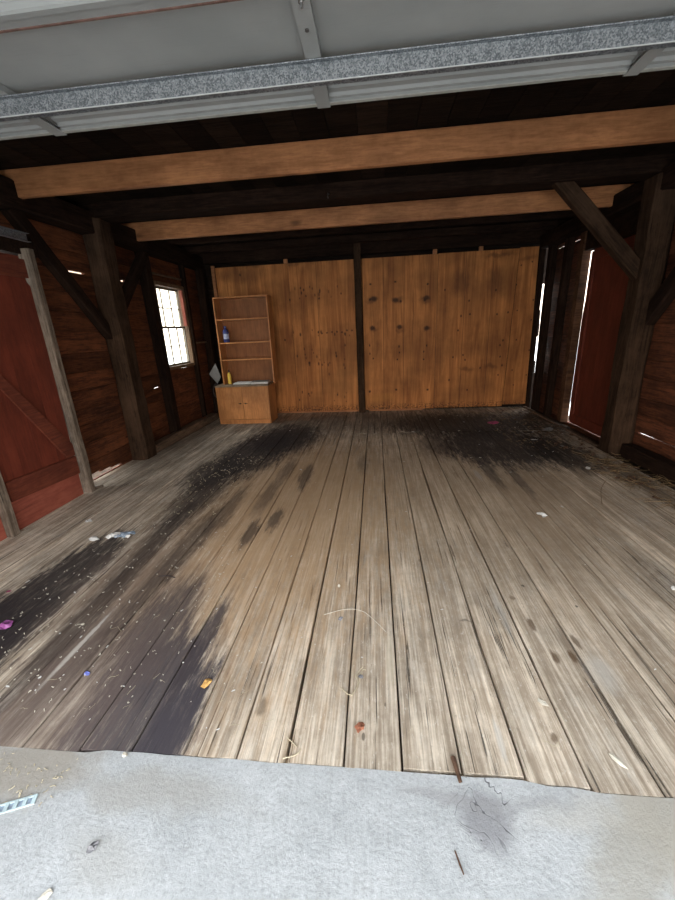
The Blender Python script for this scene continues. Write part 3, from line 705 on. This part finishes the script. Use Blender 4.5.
# things in it
def glasslike(name,col,rough=.15,tr=.5):
    t=NT(name); t.fin(col,rough); t.b.inputs['Transmission Weight'].default_value=tr; return t.m
m_blue=glasslike('blue_plastic',(.10,.13,.42),.2,.35); m_bl2=plain('pale_blue_label',(.45,.52,.75),.5)
m_yel=plain('yellow_plastic',(.85,.58,.08),.35,0,.5,.05); m_dkcap=plain('dark_cap',(.04,.03,.03),.5)
bt=empty('spray_bottle',(-2.355,6.14,1.275)); tag(bt,'blue plastic bottle on the second shelf of the bookcase','bottle')
m=MB(); m.lathe([(.042,0),(.046,.006),(.046,.15),(.043,.175),(.03,.195),(.02,.205),(.018,.215)],(0,0,0),20); mk('bottle_body',m_blue,m,bt).data.polygons.foreach_set('use_smooth',[True]*(20*6+2))
m=MB(); m.lathe([(.0468,.05),(.0468,.13)],(0,0,0),20); mk('bottle_label',m_bl2,m,bt,label='pale blue bottle label')
m=MB(); m.lathe([(.02,0),(.021,.03),(.015,.038)],(0,0,.212),14); mk('cap',m_blue,m,bt)
yb=empty('squeeze_bottle',(-2.375,6.11,.62)); tag(yb,'slim yellow bottle standing on the cabinet top','bottle')
m=MB(); m.lathe([(.026,0),(.029,.005),(.029,.13),(.026,.155),(.014,.18),(.012,.185)],(0,0,0),18); mk('bottle_body',m_yel,m,yb)
m=MB(); m.lathe([(.012,0),(.010,.03),(.005,.05)],(0,0,.183),12); mk('nozzle',m_dkcap,m,yb,label='dark bottle nozzle')
tr_=empty('binder',(-2.28,6.0,.622)); tag(tr_,'grey white open binder lying on the left of the cabinet top','binder')
m=MB(); m.box(0,.29,-.03,.21,0,.006); mk('cover',m_grey,m,tr_,.001)
m=MB(); 
for k in range(5): m.box(.008+R(0,.006),.282-R(0,.006),-.025+R(0,.005),.2,.006+k*.004,.0095+k*.004)
mk('pages',m_white,m,tr_)
pp=empty('paper_stack',(-1.985,6.0,.622),(0,0,.08)); tag(pp,'grey white stack of paper lying on the right of the cabinet top','papers')
m=MB()
for k in range(6): 
    a=R(-.008,.008); m.box(a,.27+a,-.03+R(0,.01),.19,k*.005,k*.005+.0042,R(0,1))
mk('sheets',m_white,m,pp)
m=MB(); m.box(.0,.27,-.02,.19,.031,.034); mk('top_sheet',m_grey,m,pp,label='grey top sheet')
# leaning grey sheet between wall and cabinet
m=MB(); m.prism([(-.04,.61),(.035,.72),(-.03,.945),(-.165,.77)],1,0,.008); o=m.build('metal_sheet',m_grey,None,loc=(-2.63,6.3,0),bevel=.001); tag(o,'tilted grey sheet wedged between left wall and bookcase','sheet')
bxm=empty('wooden_crate',(-2.80,6.38,0)); tag(bxm,'dark crate on the floor left of the cabinet','crate')
m=MB(); m.box(0,.015,0,.24,.0,.34);m.box(.185,.2,0,.24,0,.34);m.box(0,.2,0,.24,0,.02); mk('crate_frame',m_backb,m,bxm)
m=MB(); 
for k in range(3): m.box(.0,.2,-.012,0,.02+k*.11,.11+k*.11,R(0,1))
mk('crate_slats',m_backb,m,bxm)
m=MB(); pts=[]
for i in range(60):
    a=i*.42; pts.append((-2.70+.07*math.cos(a),6.32+.008*math.sin(i*1.3),.48+.11*math.sin(a)+.02*math.sin(i*.7)))
m.tube(pts,.006,6); tag(m.build('cable_coil',m_dkcap,None),'tangled dark cable coil hanging left of the cabinet','cable')

# neighbour outside the window ---------------------------------------------------
nb=empty('neighbour_house',(-8.5,9.5,-.14)); tag(nb,'pale sided house seen through the left wall window','house')
m_pale=plain('pale_siding',(.80,.77,.72),.8,0,.2,.04,3); m_orange=plain('orange_trim',(.85,.52,.25),.8,0,.2,.05,3); m_pink=plain('pink_door_paint',(.80,.62,.70),.8,0,.2,.03,3)
m=MB()
for k in range(22): m.prism([(0,k*.16),(.02,k*.16),(.0,k*.16+.165)],1,-4,4,.5)
m.box(-.2,0,-4,4,0,3.6); mk('siding',m_pale,m,nb)
m=MB(); m.prism([(-.3,3.55),(.5,3.35),(.5,3.45),(-.3,4.2)],1,-4.3,4.3); mk('eave',m_orange,m,nb)
m=MB(); m.box(0,.05,-.6,.3,1.7,2.9); mk('shutter',m_orange,m,nb)
m=MB(); m.box(0,.05,2.1,3.2,.0,2.1); mk('house_door',m_pink,m,nb)

# ================================================================== LITTER
def flake_mb(r,el=1.0,n=7,h=.004,crump=.3,seed=0,th=.0012):
    """thin irregular sheet with its own crumple"""
    rng=random.Random(seed); m=MB(); ring=[]
    for i in range(n):
        a=2*math.pi*i/n+rng.uniform(-.2,.2); q=r*rng.uniform(1-crump,1)
        ring.append((q*math.cos(a)*el,q*math.sin(a)))
    top=[(x,y,rng.uniform(.2,1)*h+th) for x,y in ring]; mid=[(x*.5,y*.5,rng.uniform(.4,1.3)*h+th) for x,y in ring]
    vs=top+mid+[(0,0,h+th)]+[(x,y,z-th) for x,y,z in top]+[(x,y,z-th) for x,y,z in mid]+[(0,0,h)]
    o=2*n+1; fs=[]
    for i in range(n):
        j=(i+1)%n
        fs+=[(i,j,n+j,n+i),(n+i,n+j,2*n),(o+j,o+i,o+n+i,o+n+j),(o+n+j,o+n+i,o+2*n),(j,i,o+i,o+j)]
    m.add(vs,fs); return m
def litter(name,mat,px,py,r,label,cat,el=1.5,h=.006,group=None,rot=None,n=8,crump=.4,z=.002,seed=None):
    p=fl(px,py); 
    if p.y<.89: z-=.0
    m=flake_mb(r,el,n,h,crump,seed if seed is not None else int(px*7+py)); o=m.build(name,mat,None,loc=(p.x,p.y,z))
    o.rotation_euler=(0,0,R(0,6.28) if rot is None else rot); tag(o,label,cat,group); return o
m_bluegrey=plain('blue_grey_paper',(.25,.31,.38),.6,0,.3,.3,50); m_purple=plain('purple_foil',(.30,.09,.27),.4,0,.5,.3,60); m_blu=plain('blue_scrap',(.20,.24,.65),.5)
m_cyan=plain('pale_cyan_plastic',(.45,.56,.58),.4,0,.5,.1); m_pinkd=plain('dull_magenta_rag',(.30,.05,.12),.7,0,.3,.3)
m_pebble=plain('grey_pebble',(.20,.20,.21),.7,0,.3,.2,60)
# crumpled wrapper at the left, a few folds
wr=empty('crumpled_wrapper',tuple(fl(118,538))); tag(wr,'crumpled blue grey and white wrapper on the planks near the left door','wrapper')
for (dx,dy,r,mt,h,nm) in ((-.035,-.0,.045,m_white,.03,'white_fold'),(.02,.01,.05,m_bluegrey,.025,'blue_fold'),(.065,.035,.035,m_bluegrey,.03,'blue_fold'),(.07,.0,.025,m_white,.02,'white_fold')):
    f_=flake_mb(r,1.5,10,h,.45,int(dx*999)); o=f_.build(nm,mt,wr); o.location=(dx,dy,.002)
litter('paper_scrap',m_white,94,540,.035,'white torn paper just left of the crumpled wrapper','paper',1.6,.015)
litter('paper_scrap',m_white,89,522,.03,'white torn paper behind the crumpled wrapper toward the left door','paper',1.4,.012)
litter('foil_scrap',m_purple,6,627,.038,'purple foil scrap on the dark stained planks at far left','foil',1.2,.02)
litter('plastic_scrap',m_blu,87,674,.012,'tiny bright blue scrap on the dark planks at left','plastic',1.5,.004)
litter('dry_leaf',m_leafo,207,684,.022,'tan orange dry leaf at the edge of the dark stain','leaf',1.5,.008,rot=.9)
litter('dry_leaf',m_leafr,360,729,.022,'russet dry leaf on pale planks near the concrete','leaf',1.2,.008,n=11,crump=.55)
litter('paper_scrap',m_white,542,517,.035,'lacy white paper scrap on the right planks','paper',1.7,.02,n=12,crump=.6)
litter('paper_scrap',m_white,674,590,.02,'bright white scrap at the right edge of the planks','paper',1.2,.012)
litter('mottled_scrap',m_scrap,542,703,.018,'mottled triangular scrap beside the wide plank gap','scrap',1.6,.004,n=5,rot=-.7)
litter('wood_sliver',m_scrap,619,763,.013,'long pale wood sliver near the right concrete edge','sliver',2.6,.004,n=6,rot=-.95)
litter('pebble',m_scrap,125,757,.011,'small whitish pebble at the plank edge on the left','pebble',1.2,.012)
litter('pebble',m_pebble,93,849,.012,'dark oval pebble lying on the concrete','pebble',1.5,.012,rot=1.0,n=12,crump=.1)
litter('paper_scrap',m_scrap,45,897,.013,'pale scrap on the concrete at the bottom left corner','scrap',1.7,.004,rot=1.0)
litter('rag',m_pinkd,494,424,.07,'dull magenta rag on the dark floor near the back wall','rag',1.6,.03)
litter('fallen_tag',m_white,588,469,.03,'greyish white scrap by the foot of the right post','scrap',1.6,.012)
litter('red_scrap',m_pinkd,9,592,.012,'tiny dull red scrap above the purple foil','scrap',1.4,.004)
litter('cardboard_scrap',m_grey,547,431,.07,'large greyish scrap among leaves near right door','scrap',1.8,.03)
# cyan strip with holes
cs_=empty('plastic_strip',tuple(fl(16,805,0)),(0,0,.36)); tag(cs_,'pale cyan plastic strip with square windows on the concrete at far left','strip')
m=MB(); L_=.115; m.box(-L_/2,L_/2,-.016,-.011,0,.005);m.box(-L_/2,L_/2,.008,.014,0,.005)
for k in range(5): m.box(-L_/2+k*(L_-.012)/4,-L_/2+k*(L_-.012)/4+.012,-.012,.009,0,.005)
mk('strip_frame',m_cyan,m,cs_,.0008)
m=MB(); m.box(-L_/2,L_/2,-.011,.008,.0,.0015); mk('strip_backing',m_bluegrey,m,cs_)
# bark chip hanging over the edge, twig on concrete
p=fl(457,771); m=MB(); m.timber(.075,.016,.012,.006,.004,8,4,.6); tag(m.build('bark_chip',m_leafb,None,mw=along((p.x-.004,p.y+.04,.004),(p.x+.004,p.y-.03,.004))[0]),'brown bark stick poking from a plank gap over the concrete','bark')
p=fl(460,866); m=MB(); m.tube([(p.x-.008,p.y+.03,.003),(p.x,p.y,.004),(p.x+.006,p.y-.018,.003)],[.002,.003,.002],6); tag(m.build('twig',m_leafb,None),'short brown twig on the concrete','twig')
p=fl(168,577)
m=MB(); m.tube([(p.x-.06,p.y,.004),(p.x,p.y+.004,.006),(p.x+.05,p.y-.01,.004)],.003,6); tag(m.build('twig',m_dkcap,None),'small dark twig on the stained planks at left','twig')
# long curved roots / straws near the centre
def strand(name,mat,pix,r,label,cat,z=.004,group=None):
    pts=[Vector((*fl(x,y)[:2],z+R(0,.004))) for x,y in pix]
    sm=[]
    for i in range(len(pts)-1):
        for k in range(4):
            t_=k/4; p0=pts[max(i-1,0)];p1=pts[i];p2=pts[i+1];p3=pts[min(i+2,len(pts)-1)]
            sm.append(.5*((2*p1)+(p2-p0)*t_+(2*p0-5*p1+4*p2-p3)*t_*t_+(3*p1-p0-3*p2+p3)*t_**3))
    sm.append(pts[-1]); m=MB(); m.tube(sm,r,5); return tag(m.build(name,mat,None),label,cat,group)
strand('root_strand',m_scrap,[(324,616),(345,610),(362,612),(375,622),(386,633)],.0014,'long pale curved root strand lying across the middle planks','strand')
strand('root_strand',m_hay,[(602,505),(601,490),(606,481)],.002,'curved dark strand on planks below the right post','strand')
strand('straw_stalk',m_straw,[(283,760),(296,756),(301,750)],.0018,'pale straw at plank ends beside the widest gap','straw')
strand('straw_stalk',m_straw,[(287,738),(297,748)],.0018,'short pale straw just above the widest gap end','straw')
strand('straw_stalk',m_straw,[(340,688),(350,696),(357,688),(362,672),(366,671)],.0018,'looped straw bundle strand above the russet leaf','straw')
strand('straw_stalk',m_straw,[(352,697),(358,685),(356,676),(363,668)],.0018,'thin looping straw crossing the other above the russet leaf','straw')
litter('dark_tuft',m_pebble,361,679,.012,'dark fluffy tuft beside the looped straws','tuft',1.1,.012)
litter('dark_tuft',m_pebble,341,620,.013,'dark and white tuft beside the long curved root strand','tuft',1.5,.012)
litter('pale_fluff',m_scrap,339,587,.012,'pale fluff on the middle planks above the root strand','fluff',1.2,.01)
# countable small scraps
protos=[flake_mb(1,el,6,.25,.45,s,.06) for s,el in ((1,1.0),(2,1.5),(3,2.2),(4,1.2))]
pm=[q.build('paper_fleck',m_scrap if i%2 else m_white,None) for i,q in enumerate(protos)]
flecks=[(225,470,2),(240,455,2),(301,470,2),(251,461,2),(290,431,2),(257,440,2),(352,545,1),(339,588,1),(406,512,2),(404,462,2),(449,488,1),(480,458,2.5),(471,458,2),(402,432,3),(413,432,2),(346,427,2),(440,420,2),(459,431,2),(534,440,3),(529,434,2),(553,452,2),(612,470,2),(562,507,2),(640,525,2),(600,540,1.5),
 (24,588,2.4),(28,582,2),(130,568,1.6),(65,690,1.5),(56,582,1.5),(75,593,1.5),(83,625,3),(50,600,1.5),(100,655,1.6),(8,687,1.5),(15,680,1.5),(40,678,2),(30,692,1.5),(216,533,1.5),(166,510,1.5),(256,588,1.4),(221,597,1.4),(182,611,1.2),(315,645,1),(362,658,1.2),(428,583,1.5),(442,610,1.2),(468,597,1),(500,620,1),(475,690,1),(530,650,1),(575,600,1),(620,585,1),(640,640,1),(655,670,1),(560,700,.9),(510,730,.9),(430,700,.9),(395,745,.8),(320,730,.8),(250,700,.9),(150,735,1),(135,752,1.2),(60,730,1.5),(90,720,1),(30,650,1.5),(120,600,1.3),(200,560,1.3),(280,560,1.2),(300,540,1.2),(330,510,1.4),(370,490,1.4),(390,520,1.2),(510,560,1.2),(470,530,1.4),(585,565,1.2)]
rng=random.Random(5)
for _ in range(90):
    flecks.append((rng.gauss(130,80),rng.uniform(480,745),rng.uniform(.5,1.3)))
for _ in range(60):
    flecks.append((rng.gauss(505,70),rng.uniform(412,480),rng.uniform(.6,1.8)))
first=set()
cnt=0
for i,(x,y,s) in enumerate(flecks):
    p=fl(x,y)
    if not(-2.7<p.x<2.4 and .98<p.y<6.5) : continue
    if p.y>5.8 and p.x<-1.6: continue
    q=pm[i%4]
    if i%4 in first: o=q.copy(); COL.objects.link(o)
    else: o=q; first.add(i%4)
    k=.0042*s*max(1,p.y/2.6); o.location=(p.x,p.y,.003); o.scale=(k,k,k*.8); o.rotation_euler=(0,0,rng.uniform(0,6.28))
    tag(o,'tiny pale fleck of litter scattered on the plank floor','fleck','pale flecks scattered over the plank floor'); cnt+=1
# single straws
sp=[]
for s in range(3):
    m=MB(); m.tube([(-.5,.0,0),(-.15,.05*s,.02),(.2,-.03*s,.02),(.5,.04,0)],.02,5); sp.append(m.build('straw_stalk',m_straw,None))
used=set()
for i in range(70):
    if i<30: x,y=rng.gauss(150,70),rng.uniform(600,750)
    elif i<50: x,y=rng.uniform(300,650),rng.uniform(560,760)
    else: x,y=rng.uniform(150,260),rng.uniform(450,540)
    p=fl(x,y)
    if p.y<.98 or p.x<-2.7 or p.x>2.4: continue
    q=sp[i%3]
    if i%3 in used: o=q.copy(); COL.objects.link(o)
    else:o=q; used.add(i%3)
    k=rng.uniform(.02,.045); o.location=(p.x,p.y,.004); o.scale=(k,k*1.0,k*.6); o.rotation_euler=(0,0,rng.gauss(.8,.7))
    tag(o,'short thin pale straw lying on the plank floor','straw','short straws scattered over the plank floor')
# brown leaves gathered along the right wall
lf=[flake_mb(1,1.4,9,.5,.5,s,.05).build('dry_leaf',m_leafb,None) for s in (31,32,33)]
for i in range(110):
    if i<75: X=2.42-abs(rng.gauss(0,.22)); Y=rng.uniform(4.3,6.5)
    else: X=rng.uniform(2.15,2.48); Y=rng.uniform(3.0,4.4)
    q=lf[i%3]
    if i>=3: o=q.copy(); COL.objects.link(o)
    else:o=q
    k=rng.uniform(.014,.032); o.location=(X,Y,.003); o.scale=(k,k,k); o.rotation_euler=(rng.uniform(-.15,.15),rng.uniform(-.15,.15),rng.uniform(0,6.28))
    o.location.z=.006
    tag(o,'small brown dry leaf among debris along the right wall','leaf','dry leaves along the right wall')
# hay tangle and fine crumbs: nobody could count them
def tangle(name,mat,n,xr,yr,zr,ln,r,label,cat,seed):
    rg=random.Random(seed); m=MB()
    for _ in range(n):
        x,y=rg.uniform(*xr),rg.uniform(*yr); a=rg.uniform(0,6.28); L=rg.uniform(*ln); c=rg.uniform(-1.5,1.5); pts=[]
        z0=rg.uniform(.002,zr)
        for k in range(6):
            a+=c*.3; pts.append((x,y,max(.002,z0+rg.uniform(-.006,.006)))); x+=math.cos(a)*L/5; y+=math.sin(a)*L/5
            x=min(x,2.52)
        m.tube(pts,r,3,rg.random())
    return tag(m.build(name,mat,None),label,cat,kind='stuff')
tangle('hay',m_hay,120,(2.15,2.5),(2.6,4.1),.04,(.08,.28),.0022,'dull dry hay tangle along the right wall by the big post','hay',3)
tangle('hay',m_hay,70,(2.1,2.42),(3.2,3.95),.03,(.04,.12),.0022,'paler straw patch at the foot of the right post','straw',4)
tangle('chaff',m_straw,260,(-1.95,-1.3),(2.7,4.3),.004,(.006,.022),.0018,'fine yellowish chaff sprinkled on the left stained planks','chaff',6)
tangle('chaff',m_scrap,260,(-2.0,-.9),(1.0,2.6),.004,(.004,.014),.0012,'fine pale crumbs sprinkled over the near left planks','crumbs',8)
tangle('chaff',m_straw,70,(-1.5,-1.05),(.72,.87),.0,(.005,.02),.0011,'straw crumbs on the concrete corner at far left','crumbs',9).location.z=.0
tangle('chaff',m_hay,240,(1.6,2.4),(4.3,6.3),.004,(.01,.05),.0025,'fine brown debris over the dark floor at back right','debris',10)
